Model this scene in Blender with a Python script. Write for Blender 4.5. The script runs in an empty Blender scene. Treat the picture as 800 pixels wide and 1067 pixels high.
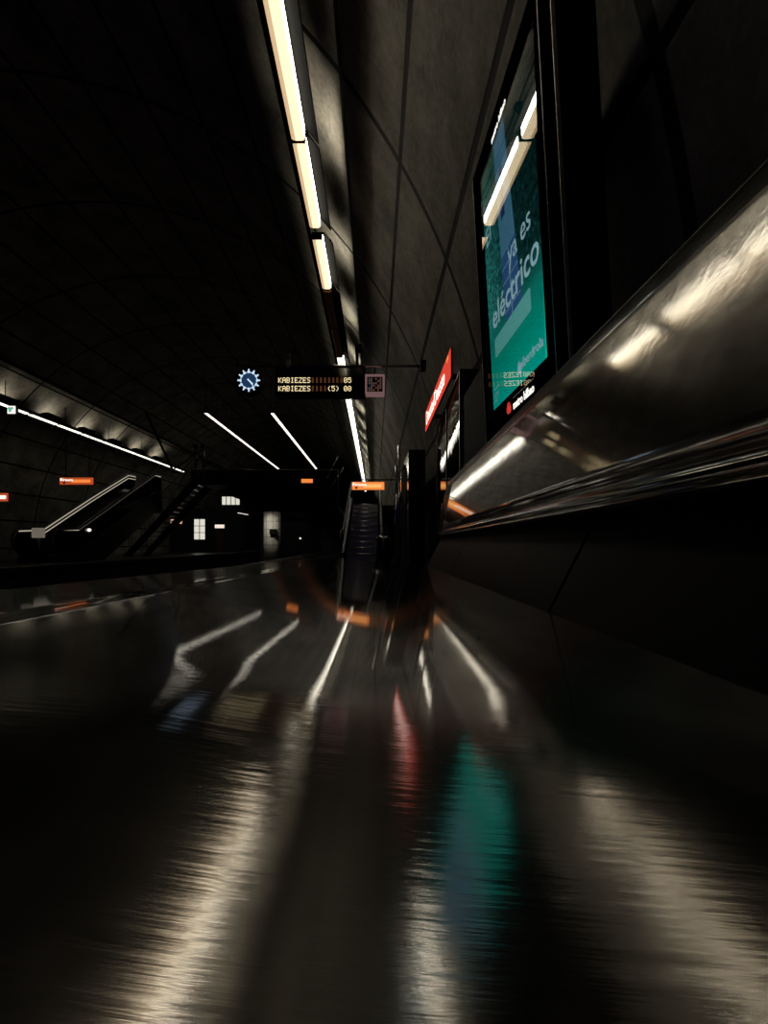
import bpy, bmesh, math, random
from mathutils import Matrix, Vector

random.seed(7)
sc = bpy.context.scene
COL = sc.collection
H = 0.55            # camera height above the platform floor (just above the bench seat)
PI = math.pi
F = 450.0           # focal length in pixels of the 800 x 1067 frame

# ------------------------------------------------------------------ materials
MATS = {}
def nmat(name):
    m = bpy.data.materials.new(name); m.use_nodes = True
    nt = m.node_tree
    for n in list(nt.nodes): nt.nodes.remove(n)
    out = nt.nodes.new('ShaderNodeOutputMaterial')
    MATS[name] = m
    return m, nt, out
def N(nt, typ, **kw):
    n = nt.nodes.new(typ)
    for k, v in kw.items():
        if k.startswith('i_'):
            key = k[2:].replace('_', ' ')
            n.inputs[key].default_value = v
        else: setattr(n, k, v)
    return n
def math_(nt, op, a, b=None):
    n = nt.nodes.new('ShaderNodeMath'); n.operation = op
    for i, s in enumerate((a, b)):
        if s is None: continue
        if isinstance(s, (int, float)): n.inputs[i].default_value = s
        else: nt.links.new(s, n.inputs[i])
    return n.outputs[0]
def ramp(nt, fac, stops):
    r = nt.nodes.new('ShaderNodeValToRGB')
    e = r.color_ramp.elements
    e.remove(e[1]); e[0].position = stops[0][0]; e[0].color = (*stops[0][1], 1)
    for p, c in stops[1:]:
        e.new(p).color = (*c, 1)
    nt.links.new(fac, r.inputs[0])
    return r.outputs[0]
def simple(name, col, rough=0.5, metal=0.0, spec=0.5, noise=0.0, nscale=20.0, bump=0.0):
    """plain surface with a little procedural mottling"""
    m, nt, out = nmat(name)
    b = N(nt, 'ShaderNodeBsdfPrincipled')
    b.inputs['Roughness'].default_value = rough
    b.inputs['Metallic'].default_value = metal
    b.inputs['Specular IOR Level'].default_value = spec
    tc = N(nt, 'ShaderNodeTexCoord')
    nz = N(nt, 'ShaderNodeTexNoise'); nz.inputs['Scale'].default_value = nscale; nz.inputs['Detail'].default_value = 5
    nt.links.new(tc.outputs['Object'], nz.inputs['Vector'])
    lo = tuple(c * (1 - noise) for c in col); hi = tuple(min(1, c * (1 + noise)) for c in col)
    nt.links.new(ramp(nt, nz.outputs['Fac'], [(0.3, lo), (0.7, hi)]), b.inputs['Base Color'])
    if bump:
        bp = N(nt, 'ShaderNodeBump'); bp.inputs['Strength'].default_value = bump; bp.inputs['Distance'].default_value = 0.01
        nt.links.new(nz.outputs['Fac'], bp.inputs['Height']); nt.links.new(bp.outputs[0], b.inputs['Normal'])
    nt.links.new(b.outputs[0], out.inputs[0])
    return m
def emit(name, col, strength):
    m, nt, out = nmat(name)
    e = N(nt, 'ShaderNodeEmission'); e.inputs[0].default_value = (*col, 1); e.inputs[1].default_value = strength
    nt.links.new(e.outputs[0], out.inputs[0])
    return m

# vault concrete panels: joints every 8 degrees of the arch and every 2.4 m along it
VCX, VR = -5.7, 6.8
def make_concrete():
    m, nt, out = nmat('vault_concrete')
    tc = N(nt, 'ShaderNodeTexCoord'); sep = N(nt, 'ShaderNodeSeparateXYZ')
    nt.links.new(tc.outputs['Object'], sep.inputs[0])
    dx = math_(nt, 'SUBTRACT', sep.outputs[0], VCX); dz = math_(nt, 'SUBTRACT', sep.outputs[2], H)
    ang = math_(nt, 'MULTIPLY', math_(nt, 'ARCTAN2', dz, dx), 180 / PI)
    fa = math_(nt, 'ABSOLUTE', math_(nt, 'SUBTRACT', math_(nt, 'FRACT', math_(nt, 'ADD', math_(nt, 'DIVIDE', math_(nt, 'SUBTRACT', ang, 5.5), 8.0), 20.5)), 0.5))
    da = math_(nt, 'MULTIPLY', fa, 8.0 * PI / 180 * VR)
    fy = math_(nt, 'ABSOLUTE', math_(nt, 'SUBTRACT', math_(nt, 'FRACT', math_(nt, 'ADD', math_(nt, 'DIVIDE', math_(nt, 'SUBTRACT', sep.outputs[1], 3.8), 2.4), 20.5)), 0.5))
    dy = math_(nt, 'MULTIPLY', fy, 2.4)
    d = math_(nt, 'MINIMUM', da, dy)
    jm = N(nt, 'ShaderNodeMapRange'); jm.inputs['From Min'].default_value = 0.026; jm.inputs['From Max'].default_value = 0.036
    nt.links.new(d, jm.inputs['Value'])
    n1 = N(nt, 'ShaderNodeTexNoise'); n1.inputs['Scale'].default_value = 1.6; n1.inputs['Detail'].default_value = 8; n1.inputs['Roughness'].default_value = 0.65
    n2 = N(nt, 'ShaderNodeTexNoise'); n2.inputs['Scale'].default_value = 26; n2.inputs['Detail'].default_value = 6
    n3 = N(nt, 'ShaderNodeTexVoronoi'); n3.inputs['Scale'].default_value = 2.6
    for n in (n1, n2, n3): nt.links.new(tc.outputs['Object'], n.inputs['Vector'])
    mixv = math_(nt, 'ADD', math_(nt, 'MULTIPLY', n1.outputs['Fac'], 0.75), math_(nt, 'MULTIPLY', n2.outputs['Fac'], 0.25))
    c = ramp(nt, mixv, [(0.34, (0.07, 0.065, 0.055)), (0.66, (0.34, 0.315, 0.26))])
    # bug holes
    bh = N(nt, 'ShaderNodeMapRange'); bh.inputs['From Min'].default_value = 0.03; bh.inputs['From Max'].default_value = 0.05
    nt.links.new(n3.outputs['Distance'], bh.inputs['Value'])
    mk = math_(nt, 'MULTIPLY', jm.outputs[0], bh.outputs[0])
    mx = N(nt, 'ShaderNodeMixRGB'); mx.inputs[1].default_value = (0.008, 0.008, 0.008, 1)
    nt.links.new(mk, mx.inputs[0]); nt.links.new(c, mx.inputs[2])
    b = N(nt, 'ShaderNodeBsdfPrincipled'); b.inputs['Roughness'].default_value = 0.75; b.inputs['Specular IOR Level'].default_value = 0.15
    nt.links.new(mx.outputs[0], b.inputs['Base Color'])
    bp = N(nt, 'ShaderNodeBump'); bp.inputs['Strength'].default_value = 0.35; bp.inputs['Distance'].default_value = 0.02
    nt.links.new(math_(nt, 'ADD', mixv, math_(nt, 'MULTIPLY', mk, 0.6)), bp.inputs['Height']); nt.links.new(bp.outputs[0], b.inputs['Normal'])
    nt.links.new(b.outputs[0], out.inputs[0])
    return m
def make_steel(name, col, rough, sx, sy, sz, bstr, bdist, rvar=0.0, swirl=False, rough2=None, mix2=0.4, worn=None):
    """brushed / scratched stainless sheet; sx, sy, sz stretch the brushing noise"""
    m, nt, out = nmat(name)
    tc = N(nt, 'ShaderNodeTexCoord'); mp = N(nt, 'ShaderNodeMapping'); mp.inputs['Scale'].default_value = (sx, sy, sz)
    nt.links.new(tc.outputs['Object'], mp.inputs[0])
    n1 = N(nt, 'ShaderNodeTexNoise'); n1.inputs['Scale'].default_value = 1.0; n1.inputs['Detail'].default_value = 6; n1.inputs['Roughness'].default_value = 0.6
    nt.links.new(mp.outputs[0], n1.inputs['Vector'])
    n2 = N(nt, 'ShaderNodeTexNoise'); n2.inputs['Scale'].default_value = 22; n2.inputs['Detail'].default_value = 8
    nt.links.new(tc.outputs['Object'], n2.inputs['Vector'])
    b = N(nt, 'ShaderNodeBsdfPrincipled'); b.inputs['Metallic'].default_value = 1.0
    lo = tuple(c * 0.72 for c in col)
    nt.links.new(ramp(nt, n2.outputs['Fac'], [(0.35, lo), (0.62, col)]), b.inputs['Base Color'])
    r = N(nt, 'ShaderNodeMapRange'); r.inputs['From Min'].default_value = 0.3; r.inputs['From Max'].default_value = 0.7
    r.inputs['To Min'].default_value = rough * (1 - rvar); r.inputs['To Max'].default_value = rough * (1 + rvar)
    nt.links.new(n2.outputs['Fac'], r.inputs['Value']); nt.links.new(r.outputs[0], b.inputs['Roughness'])
    h = n1.outputs['Fac']
    wear = None
    if worn:       # a scuffed stretch of the sheet: duller and more scratched
        sp = N(nt, 'ShaderNodeSeparateXYZ'); nt.links.new(tc.outputs['Object'], sp.inputs[0])
        wr = N(nt, 'ShaderNodeMapRange'); wr.interpolation_type = 'SMOOTHSTEP'
        wr.inputs['From Min'].default_value = worn[0]; wr.inputs['From Max'].default_value = worn[1]
        wr.inputs['To Min'].default_value = 1.0; wr.inputs['To Max'].default_value = 0.0
        nt.links.new(math_(nt, 'ADD', sp.outputs[1], math_(nt, 'MULTIPLY', math_(nt, 'SUBTRACT', n2.outputs['Fac'], 0.5), 0.06)), wr.inputs['Value'])
        wear = wr.outputs[0]
        nt.links.new(math_(nt, 'ADD', r.outputs[0], math_(nt, 'MULTIPLY', wear, worn[2])), b.inputs['Roughness'])
    if swirl:      # fine random scratches
        wv = N(nt, 'ShaderNodeTexWave'); wv.inputs['Scale'].default_value = 9; wv.inputs['Distortion'].default_value = 14; wv.inputs['Detail'].default_value = 4; wv.inputs['Detail Scale'].default_value = 2.2
        nt.links.new(tc.outputs['Object'], wv.inputs['Vector'])
        h = math_(nt, 'ADD', h, math_(nt, 'MULTIPLY', wv.outputs['Fac'], 0.15))
    bp = N(nt, 'ShaderNodeBump'); bp.inputs['Strength'].default_value = bstr; bp.inputs['Distance'].default_value = bdist
    if wear: nt.links.new(math_(nt, 'ADD', math_(nt, 'MULTIPLY', wear, worn[3]), bstr), bp.inputs['Strength'])
    nt.links.new(h, bp.inputs['Height']); nt.links.new(bp.outputs[0], b.inputs['Normal'])
    if rough2 is None:
        nt.links.new(b.outputs[0], out.inputs[0])
    else:          # polished sheet under a web of fine scratches: a sharp lobe and a wide one
        g2 = N(nt, 'ShaderNodeBsdfGlossy'); g2.inputs['Roughness'].default_value = rough2
        if worn and not swirl:      # brushed across its length: wide lobe along the bench only
            g2.inputs['Anisotropy'].default_value = 0.88
            cv = N(nt, 'ShaderNodeCombineXYZ'); cv.inputs[1].default_value = 1.0
            nt.links.new(cv.outputs[0], g2.inputs['Tangent'])
        nt.links.new(b.inputs['Base Color'].links[0].from_socket, g2.inputs['Color'])
        nt.links.new(bp.outputs[0], g2.inputs['Normal'])
        ms = N(nt, 'ShaderNodeMixShader'); ms.inputs[0].default_value = mix2
        if worn and not swirl: nt.links.new(math_(nt, 'SUBTRACT', mix2, math_(nt, 'MULTIPLY', wear, mix2 * 0.92)), ms.inputs[0])
        nt.links.new(b.outputs[0], ms.inputs[1]); nt.links.new(g2.outputs[0], ms.inputs[2])
        nt.links.new(ms.outputs[0], out.inputs[0])
    return m
def make_glass(name, ior, rough):
    """thin pane: clear, with mirror reflections growing towards grazing"""
    m, nt, out = nmat(name)
    lw = N(nt, 'ShaderNodeLayerWeight'); lw.inputs[0].default_value = 0.5
    fac = math_(nt, 'ADD', math_(nt, 'MULTIPLY', math_(nt, 'POWER', lw.outputs['Facing'], 3.4), 1 - ior), ior)
    tr = N(nt, 'ShaderNodeBsdfTransparent'); gl = N(nt, 'ShaderNodeBsdfGlossy'); gl.inputs['Roughness'].default_value = rough
    mx = N(nt, 'ShaderNodeMixShader')
    nt.links.new(fac, mx.inputs[0]); nt.links.new(tr.outputs[0], mx.inputs[1]); nt.links.new(gl.outputs[0], mx.inputs[2])
    nt.links.new(mx.outputs[0], out.inputs[0])
    return m

CONC = make_concrete()
SEAT = make_steel('seat_steel', (0.49, 0.475, 0.45), 0.022, 9, 260, 9, 0.03, 0.0006, 0.3, False, 0.15, 0.42, (0.10, 0.20, 0.085, 0.17))
BACK = make_steel('backrest_steel', (0.66, 0.64, 0.60), 0.035, 90, 90, 90, 0.03, 0.001, 0.3, True, 0.22, 0.32, (0.35, 0.9, 0.05, 0.05))
RAIL = make_steel('rail_steel', (0.42, 0.41, 0.40), 0.09, 4, 4, 4, 0.0, 0.001)
DARKST = make_steel('dark_steel', (0.10, 0.10, 0.105), 0.32, 30, 4, 30, 0.05, 0.001)
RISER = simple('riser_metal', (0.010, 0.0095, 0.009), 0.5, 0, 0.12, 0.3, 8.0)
TRIM = make_steel('satin_trim', (0.7, 0.69, 0.66), 0.36, 30, 30, 30, 0.05, 0.001)
CHROME = make_steel('chrome_tube', (0.75, 0.75, 0.74), 0.08, 8, 8, 8, 0.02, 0.001)
BLACKP = simple('black_paint', (0.006, 0.006, 0.007), 0.55, 0, 0.08, 0.2)
BLACKG = simple('black_gloss', (0.006, 0.006, 0.008), 0.06, 0, 0.6, 0.2)
BEZEL = simple('black_bezel', (0.004, 0.004, 0.006), 0.5, 0, 0.0, 0.2)
CASEG = simple('case_glass', (0.006, 0.006, 0.008), 0.012, 0, 0.9, 0.2, 5.0, 0.06)
HOUS = simple('lamp_housing', (0.003, 0.003, 0.003), 0.9, 0, 0.02, 0.2)
FLOORM = simple('platform_floor', (0.035, 0.035, 0.038), 0.28, 0, 0.4, 0.35, 3.0)
BEDM = simple('track_bed', (0.02, 0.019, 0.018), 0.9, 0, 0.2, 0.4, 9.0, 0.4)
DARKW = simple('dark_wall', (0.03, 0.03, 0.034), 0.6, 0, 0.3, 0.3, 2.0)
GREYP = simple('grey_paint', (0.25, 0.25, 0.26), 0.45, 0, 0.4, 0.15)
NOSE = simple('step_nosing', (0.72, 0.71, 0.68), 0.35, 0, 0.5, 0.15)
LEDS = emit('rail_light', (1.0, 0.88, 0.68), 0.42)
STEPM = make_steel('step_metal', (0.42, 0.42, 0.43), 0.30, 90, 4, 4, 0.2, 0.002)
RUBBER = simple('rubber', (0.015, 0.015, 0.015), 0.35, 0, 0.5, 0.2)
TILE_W = simple('white_tile', (0.62, 0.60, 0.55), 0.3, 0, 0.5, 0.12, 3.0)
LAMP = emit('lamp_diffuser', (1.0, 0.79, 0.49), 1.38)
LAMPE = emit('lamp_diffuser_side', (1.0, 0.70, 0.40), 0.72)
LAMPOFF = simple('lamp_unlit', (0.45, 0.22, 0.12), 0.3, 0, 0.5, 0.1)  # brown tone stands for orange light reflected in the unlit lens
WASH = emit('lamp_added_wash', (1.0, 0.92, 0.75), 12.0)  # hot strip added on the lamp side to brighten the wall
LAMPF = emit('lamp_bright_diffuser', (1.0, 0.93, 0.80), 1.8)
UPL = emit('lamp_up_tube', (1.0, 0.93, 0.76), 120.0)
RED = emit('sign_red', (0.70, 0.06, 0.035), 1.0)
REDRIM = simple('sign_red_rim', (0.45, 0.05, 0.03), 0.4, 0, 0.4, 0.1)
ORANGE = emit('sign_orange', (1.0, 0.27, 0.06), 0.95)
ORANGE2 = emit('sign_orange_deep', (0.75, 0.12, 0.03), 0.6)
WHITE = emit('sign_white', (1.0, 0.95, 0.85), 1.1)
WINL = emit('lit_window', (0.95, 0.93, 0.80), 0.75)
SIGNW = emit('sign_white_bright', (1.0, 0.93, 0.85), 1.5)
AMBER = emit('led_amber', (1.0, 0.80, 0.45), 1.1)
AMBERD = emit('led_amber_dim', (0.9, 0.36, 0.16), 0.09)
CLOCKW = emit('clock_marks', (0.62, 0.80, 1.0), 0.95)
CLOCKF = emit('clock_dial', (0.05, 0.13, 0.32), 0.28)
GREEN = emit('exit_green', (0.25, 0.75, 0.5), 0.6)
GLASS = make_glass('screen_glass', 0.04, 0.012)

# ------------------------------------------------------------------ mesh helpers
def V(*a): return Vector(a)
def box(bm, x0, x1, y0, y1, z0, z1, mi=0, bev=0.0):
    vs = [bm.verts.new((x, y, z)) for z in (z0, z1) for (x, y) in ((x0, y0), (x1, y0), (x1, y1), (x0, y1))]
    fs = []
    for idx in ((3, 2, 1, 0), (4, 5, 6, 7), (0, 1, 5, 4), (1, 2, 6, 5), (2, 3, 7, 6), (3, 0, 4, 7)):
        f = bm.faces.new([vs[i] for i in idx]); f.material_index = mi; fs.append(f)
    if bev > 0:
        es = list({e for f in fs for e in f.edges})
        bmesh.ops.bevel(bm, geom=es, offset=bev, segments=2, affect='EDGES', profile=0.5)
def tube(bm, pts, r, seg=10, mi=0, closed=False):
    pts = [Vector(p) for p in pts]; n = len(pts); rings = []
    for i, p in enumerate(pts):
        if closed: d = pts[(i + 1) % n] - pts[i - 1]
        else: d = pts[min(i + 1, n - 1)] - pts[max(i - 1, 0)]
        d.normalize()
        up = V(0, 0, 1) if abs(d.z) < 0.95 else V(1, 0, 0)
        a = d.cross(up).normalized(); b = d.cross(a).normalized()
        rings.append([bm.verts.new(p + a * (r * math.cos(2 * PI * k / seg)) + b * (r * math.sin(2 * PI * k / seg))) for k in range(seg)])
    for i in range(n if closed else n - 1):
        r0, r1 = rings[i], rings[(i + 1) % n]
        for k in range(seg):
            f = bm.faces.new((r0[k], r0[(k + 1) % seg], r1[(k + 1) % seg], r1[k])); f.smooth = True; f.material_index = mi
    if not closed:
        for rr in (rings[0][::-1], rings[-1]):
            f = bm.faces.new(rr); f.material_index = mi
def prism(bm, poly, axis, a0, a1, mi=0, smooth=False):
    """poly of 2D points extruded along an axis: 'y' -> (x,z), 'x' -> (y,z), 'z' -> (x,y)"""
    def P(p, a): return {'y': (p[0], a, p[1]), 'x': (a, p[0], p[1]), 'z': (p[0], p[1], a)}[axis]
    v0 = [bm.verts.new(P(p, a0)) for p in poly]; v1 = [bm.verts.new(P(p, a1)) for p in poly]
    n = len(poly)
    for k in range(n):
        f = bm.faces.new((v0[k], v0[(k + 1) % n], v1[(k + 1) % n], v1[k])); f.material_index = mi; f.smooth = smooth
    for vv in (v0[::-1], v1):
        f = bm.faces.new(vv); f.material_index = mi
def lathe(bm, prof, cx, cy, seg=28, mi=0):
    rings = [[bm.verts.new((cx + r * math.cos(2 * PI * k / seg), cy + r * math.sin(2 * PI * k / seg), z)) for k in range(seg)] for r, z in prof]
    for a, b in zip(rings, rings[1:]):
        for k in range(seg):
            f = bm.faces.new((a[k], a[(k + 1) % seg], b[(k + 1) % seg], b[k])); f.smooth = True; f.material_index = mi
    bm.faces.new(rings[0][::-1]); bm.faces.new(rings[-1])
def obj(name, bm, mats, parent=None, fix=True):
    if fix: bmesh.ops.recalc_face_normals(bm, faces=bm.faces)
    me = bpy.data.meshes.new(name); bm.to_mesh(me); bm.free()
    for m in (mats if isinstance(mats, (list, tuple)) else [mats]): me.materials.append(m)
    o = bpy.data.objects.new(name, me); COL.objects.link(o)
    if parent: o.parent = parent
    return o
def B(): return bmesh.new()
def tag(o, label, cat, group=None):
    o['label'] = label; o['category'] = cat; o['kind'] = 'thing'
    if group: o['group'] = group
    return o
def thing(name, label, cat, loc=(0, 0, 0), group=None, mat=None):
    o = bpy.data.objects.new(name, None); COL.objects.link(o)
    o.empty_display_size = 0.1
    if mat is not None: o.matrix_basis = mat
    else: o.location = loc
    return tag(o, label, cat, group)
def struct(name, bm, mats):
    o = obj(name, bm, mats); o['kind'] = 'structure'; return o
def copy_tree(o, parent=None):
    c = o.copy(); COL.objects.link(c)
    if parent: c.parent = parent
    for ch in list(o.children): copy_tree(ch, c)
    return c
def text(name, body, size, mat, parent, loc, ext=0.001, off=0.0, align='LEFT', shear=0.0, sx=1.0, rot=None):
    cu = bpy.data.curves.new(name, 'FONT'); cu.body = body; cu.size = size; cu.extrude = ext
    cu.offset = off; cu.align_x = align; cu.align_y = 'BOTTOM_BASELINE'; cu.shear = shear; cu.resolution_u = 3
    t = bpy.data.objects.new(name, cu); COL.objects.link(t)
    dg = bpy.context.evaluated_depsgraph_get(); dg.update()
    me = bpy.data.meshes.new_from_object(t.evaluated_get(dg))
    bpy.data.objects.remove(t); bpy.data.curves.remove(cu)
    me.name = name; me.materials.clear(); me.materials.append(mat)
    o = bpy.data.objects.new(name, me); COL.objects.link(o); o.parent = parent
    o.location = loc; o.scale = (sx, 1, 1)
    if rot: o.rotation_euler = rot
    return o
ORD = ['first', 'second', 'third', 'fourth', 'fifth', 'sixth', 'seventh', 'eighth', 'ninth', 'tenth', 'eleventh', 'twelfth',
       'thirteenth', 'fourteenth', 'fifteenth', 'sixteenth', 'seventeenth', 'eighteenth', 'nineteenth', 'twentieth',
       'twenty-first', 'twenty-second', 'twenty-third', 'twenty-fourth', 'twenty-fifth', 'twenty-sixth', 'twenty-seventh', 'twenty-eighth', 'twenty-ninth', 'thirtieth']
def px(x, y, Y):
    """where a point seen at pixel (x, y) stands when it is Y metres away"""
    return (x - 391) / F * Y, (566 - y) / F * Y + H
def wall_frame(x, y, z, lean=0.0, yaw=0.0):
    """local u runs towards the camera (-Y), v up, w out of the right-hand wall"""
    u = V(math.sin(yaw), -math.cos(yaw), 0); v = V(-math.sin(lean) * math.cos(yaw), -math.sin(lean) * math.sin(yaw), math.cos(lean)); w = u.cross(v)
    return Matrix(((u.x, v.x, w.x, x), (u.y, v.y, w.y, y), (u.z, v.z, w.z, z), (0, 0, 0, 1)))

# ------------------------------------------------------------------ the cavern
Y0, Y1 = -2.5, 46.0
bm = B(); rings = []
NA = 96
for j in range(13):
    y = Y0 + (Y1 - Y0) * j / 12
    rings.append([(VCX + VR * math.cos(a), y, H + VR * math.sin(a)) for a in [math.radians(-5 + 190 * k / NA) for k in range(NA + 1)]])
rv = [[bm.verts.new(p) for p in r] for r in rings]
ro = [[bm.verts.new((VCX + (p[0] - VCX) * 1.03, p[1], H + (p[2] - H) * 1.03)) for p in r] for r in rings]
for j in range(12):
    for k in range(NA):
        f = bm.faces.new((rv[j][k], rv[j + 1][k], rv[j + 1][k + 1], rv[j][k + 1])); f.smooth = True
        f = bm.faces.new((ro[j][k], ro[j][k + 1], ro[j + 1][k + 1], ro[j + 1][k])); f.smooth = True
struct('ceiling', bm, CONC)
bm = B(); prism(bm, [(VCX + VR * 1.03 * math.cos(math.radians(-15 + 210 * k / 60)), H + VR * 1.03 * math.sin(math.radians(-15 + 210 * k / 60))) for k in range(61)], 'y', 46.0, 46.2)
struct('wall_back', bm, DARKW)

PE1, PE2 = -3.3, -8.1     # platform edges
def pave(bm, x0, x1):
    box(bm, x0, x1, Y0, Y1, -0.12, 0.0)
bm = B(); pave(bm, PE1, 1.08); box(bm, PE1 + 0.12, PE1 + 0.3, Y0, Y1, -1.2, -0.12); struct('floor', bm, FLOORM)
bm = B(); pave(bm, -12.45, PE2); box(bm, PE2 - 0.3, PE2 - 0.12, Y0, Y1, -1.2, -0.12); struct('floor_2', bm, FLOORM)
bm = B(); box(bm, -12.4, 1.0, Y0, Y1, -1.4, -1.2); struct('ground', bm, BEDM)
for i, xe in enumerate((PE1, PE2)):
    bm = B(); s = 1 if i == 0 else -1
    a, b = sorted((xe - 0.03 * s, xe + 0.25 * s)); box(bm, a, b, Y0, Y1, 0.0, 0.012)
    struct('trim_%d' % (i + 1), bm, GREYP)
for i, xr in enumerate((-3.9, -4.95, -6.65, -7.65)):
    bm = B(); prism(bm, [(xr - .07, -1.2), (xr + .07, -1.2), (xr + .07, -1.18), (xr + .012, -1.165), (xr + .012, -1.09), (xr + .036, -1.08), (xr + .036, -1.05), (xr - .036, -1.05), (xr - .036, -1.08), (xr - .012, -1.09), (xr - .012, -1.165), (xr - .07, -1.18)], 'y', Y0, Y1)
    tag(obj('track_rail', bm, DARKST), ['running rail nearest the bench platform edge', 'inner rail of the track beside the bench platform',
        'inner rail of the track beside the far platform', 'running rail nearest the far platform edge'][i], 'rail', 'rails of the two tracks')

# ------------------------------------------------------------------ bench
# seat sheet: front strip falls to the front edge, then the sheet falls gently towards the backrest
DISH = ((-0.16, 0.0), (-0.15, 0.0), (-0.125, -0.05), (-0.085, -0.045), (-0.056, 0.10), (-0.02, 0.008), (0.02, -0.03), (0.10, -0.03), (0.16, 0.0))
def dish(x):
    """height of the dish: integral of its extra slope from the right"""
    z = 0.0; q = 0.16
    while q > max(x, -0.16):
        sl = 0.0
        for (x0, s0), (x1, s1) in zip(DISH, DISH[1:]):
            if x0 <= q <= x1: sl = s0 + (s1 - s0) * (q - x0) / (x1 - x0)
        z += sl * 0.002; q -= 0.002
    return z
DISH0 = dish(0.012)
def seat_z(x, y):
    s = -0.0198 * y
    if x < -0.2:
        z = -0.0344 - 0.048 * (-0.2 - x)
    else:
        z = -0.0344 - 0.117 * (x + 0.2)
    k = 0.012
    z -= max(0.0, 0.0012 * (1 - abs(x + 0.2) / k)) if abs(x + 0.2) < k else 0.0
    # shallow dish pressed into the sheet close to the camera
    a = max(0.0, min(1.0, (0.195 - y) / 0.09)); a = a * a * (3 - 2 * a)
    return z + a * (dish(x) - DISH0) + s + H
bench = thing('bench', 'long polished steel platform bench seen along its scratched seat at the right wall', 'bench', (0, 0, 0))
bm = B()
xs = [-0.456 + 0.004 * i for i in range(int(0.676 / 0.004) + 1)]
ys = [-0.45 + 0.05 * i for i in range(8)] + [-0.05 + 0.0085 * i for i in range(36)]
y = ys[-1]
while y < 2.6: y = min(2.6, y + 0.08); ys.append(y)
XR = 0.22
def seat_x(x, y): return x + (0.03 * y * max(0, (x + 0.1) / 0.32) if x > -0.1 else 0)
g = [[bm.verts.new((seat_x(x, y), y, seat_z(x, y))) for x in xs] for y in ys]
lo = [[bm.verts.new((seat_x(x, y), y, seat_z(x, y) - 0.012)) for x in (xs[0], xs[64], xs[-1])] for y in ys]
for j in range(len(ys) - 1):
    for i in range(len(xs) - 1):
        f = bm.faces.new((g[j][i], g[j][i + 1], g[j + 1][i + 1], g[j + 1][i])); f.smooth = True
    for i in range(2):
        bm.faces.new((lo[j][i], lo[j + 1][i], lo[j + 1][i + 1], lo[j][i + 1]))
    bm.faces.new((g[j][0], g[j + 1][0], lo[j + 1][0], lo[j][0]))
    bm.faces.new((g[j][-1], lo[j][-1], lo[j + 1][-1], g[j + 1][-1]))
for j in (0, len(ys) - 1):
    bm.faces.new([g[j][i] for i in range(len(xs))] + [lo[j][2], lo[j][1], lo[j][0]])
obj('seat', bm, SEAT, bench)
bm = B()   # rolled front edge
tube(bm, [(-0.459, y, seat_z(-0.456, y) - 0.012) for y in (-0.45, 0.2, 0.8, 1.4, 2.0, 2.6)], 0.011, 12)
obj('front_edge', bm, RAIL, bench)
# backrest: leaning sheet
def back_b(y): return V(0.27 + 0.042 * y, y, H + 0.066)
def back_t(y): return V(0.365 + 0.030 * y, y, H + 0.366)
bm = B(); ry = [-0.45, 0.0, 0.3, 0.6, 0.9, 1.2, 1.5, 1.8, 2.1, 2.4, 2.7]
fr, bk = [], []
for y in ry:
    b, t = back_b(y), back_t(y)
    nrm = V(-(t.z - b.z), 0, t.x - b.x).normalized()
    rowf, rowb = [], []
    for k in range(9):
        p = b.lerp(t, k / 8)
        rowf.append(bm.verts.new(p)); rowb.append(bm.verts.new(p - nrm * 0.010))
    fr.append(rowf); bk.append(rowb)
for j in range(len(ry) - 1):
    for k in range(8):
        f = bm.faces.new((fr[j][k], fr[j][k + 1], fr[j + 1][k + 1], fr[j + 1][k])); f.smooth = True
        bm.faces.new((bk[j][k], bk[j + 1][k], bk[j + 1][k + 1], bk[j][k + 1]))
    bm.faces.new((fr[j][8], bk[j][8], bk[j + 1][8], fr[j + 1][8]))
    bm.faces.new((fr[j][0], fr[j + 1][0], bk[j + 1][0], bk[j][0]))
for j in (0, len(ry) - 1):
    bm.faces.new(fr[j] + bk[j][::-1])
obj('backrest', bm, BACK, bench)
bm = B(); tube(bm, [back_b(y) + V(-0.004, 0, -0.012) for y in ry], 0.013, 18); obj('rail', bm, RAIL, bench)
bm = B(); tube(bm, [back_t(y) + V(0.004, 0, 0.001) for y in ry], 0.005, 10); obj('top_edge', bm, DARKST, bench)
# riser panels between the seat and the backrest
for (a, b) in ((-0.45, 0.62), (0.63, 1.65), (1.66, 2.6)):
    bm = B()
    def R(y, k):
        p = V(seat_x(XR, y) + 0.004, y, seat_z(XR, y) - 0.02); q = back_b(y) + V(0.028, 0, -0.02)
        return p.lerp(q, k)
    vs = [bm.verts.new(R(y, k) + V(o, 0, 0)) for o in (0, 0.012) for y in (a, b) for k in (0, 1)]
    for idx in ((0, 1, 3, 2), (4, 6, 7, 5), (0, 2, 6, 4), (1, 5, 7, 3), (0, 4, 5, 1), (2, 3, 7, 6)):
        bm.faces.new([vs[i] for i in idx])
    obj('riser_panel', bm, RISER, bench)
for y in (-0.2, 1.15, 2.4):      # brackets to the floor and to the wall
    bm = B(); prism(bm, [(-0.3, 0), (0.2, 0), (0.2, 0.03), (0.0, 0.05), (0.03, seat_z(0.03, y) - 0.016), (0.2, seat_z(0.2, y) - 0.016), (-0.36, seat_z(-0.36, y) - 0.016), (-0.36, seat_z(-0.36, y) - 0.05), (-0.06, 0.4), (-0.09, 0.05), (-0.3, 0.03)][:5] + [(-0.3, seat_z(-0.3, y) - 0.016), (-0.3, seat_z(-0.3, y) - 0.04), (-0.08, 0.38), (-0.1, 0.05), (-0.3, 0.03)], 'y', y - 0.02, y + 0.02)
    obj('leg', bm, DARKST, bench)

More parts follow.
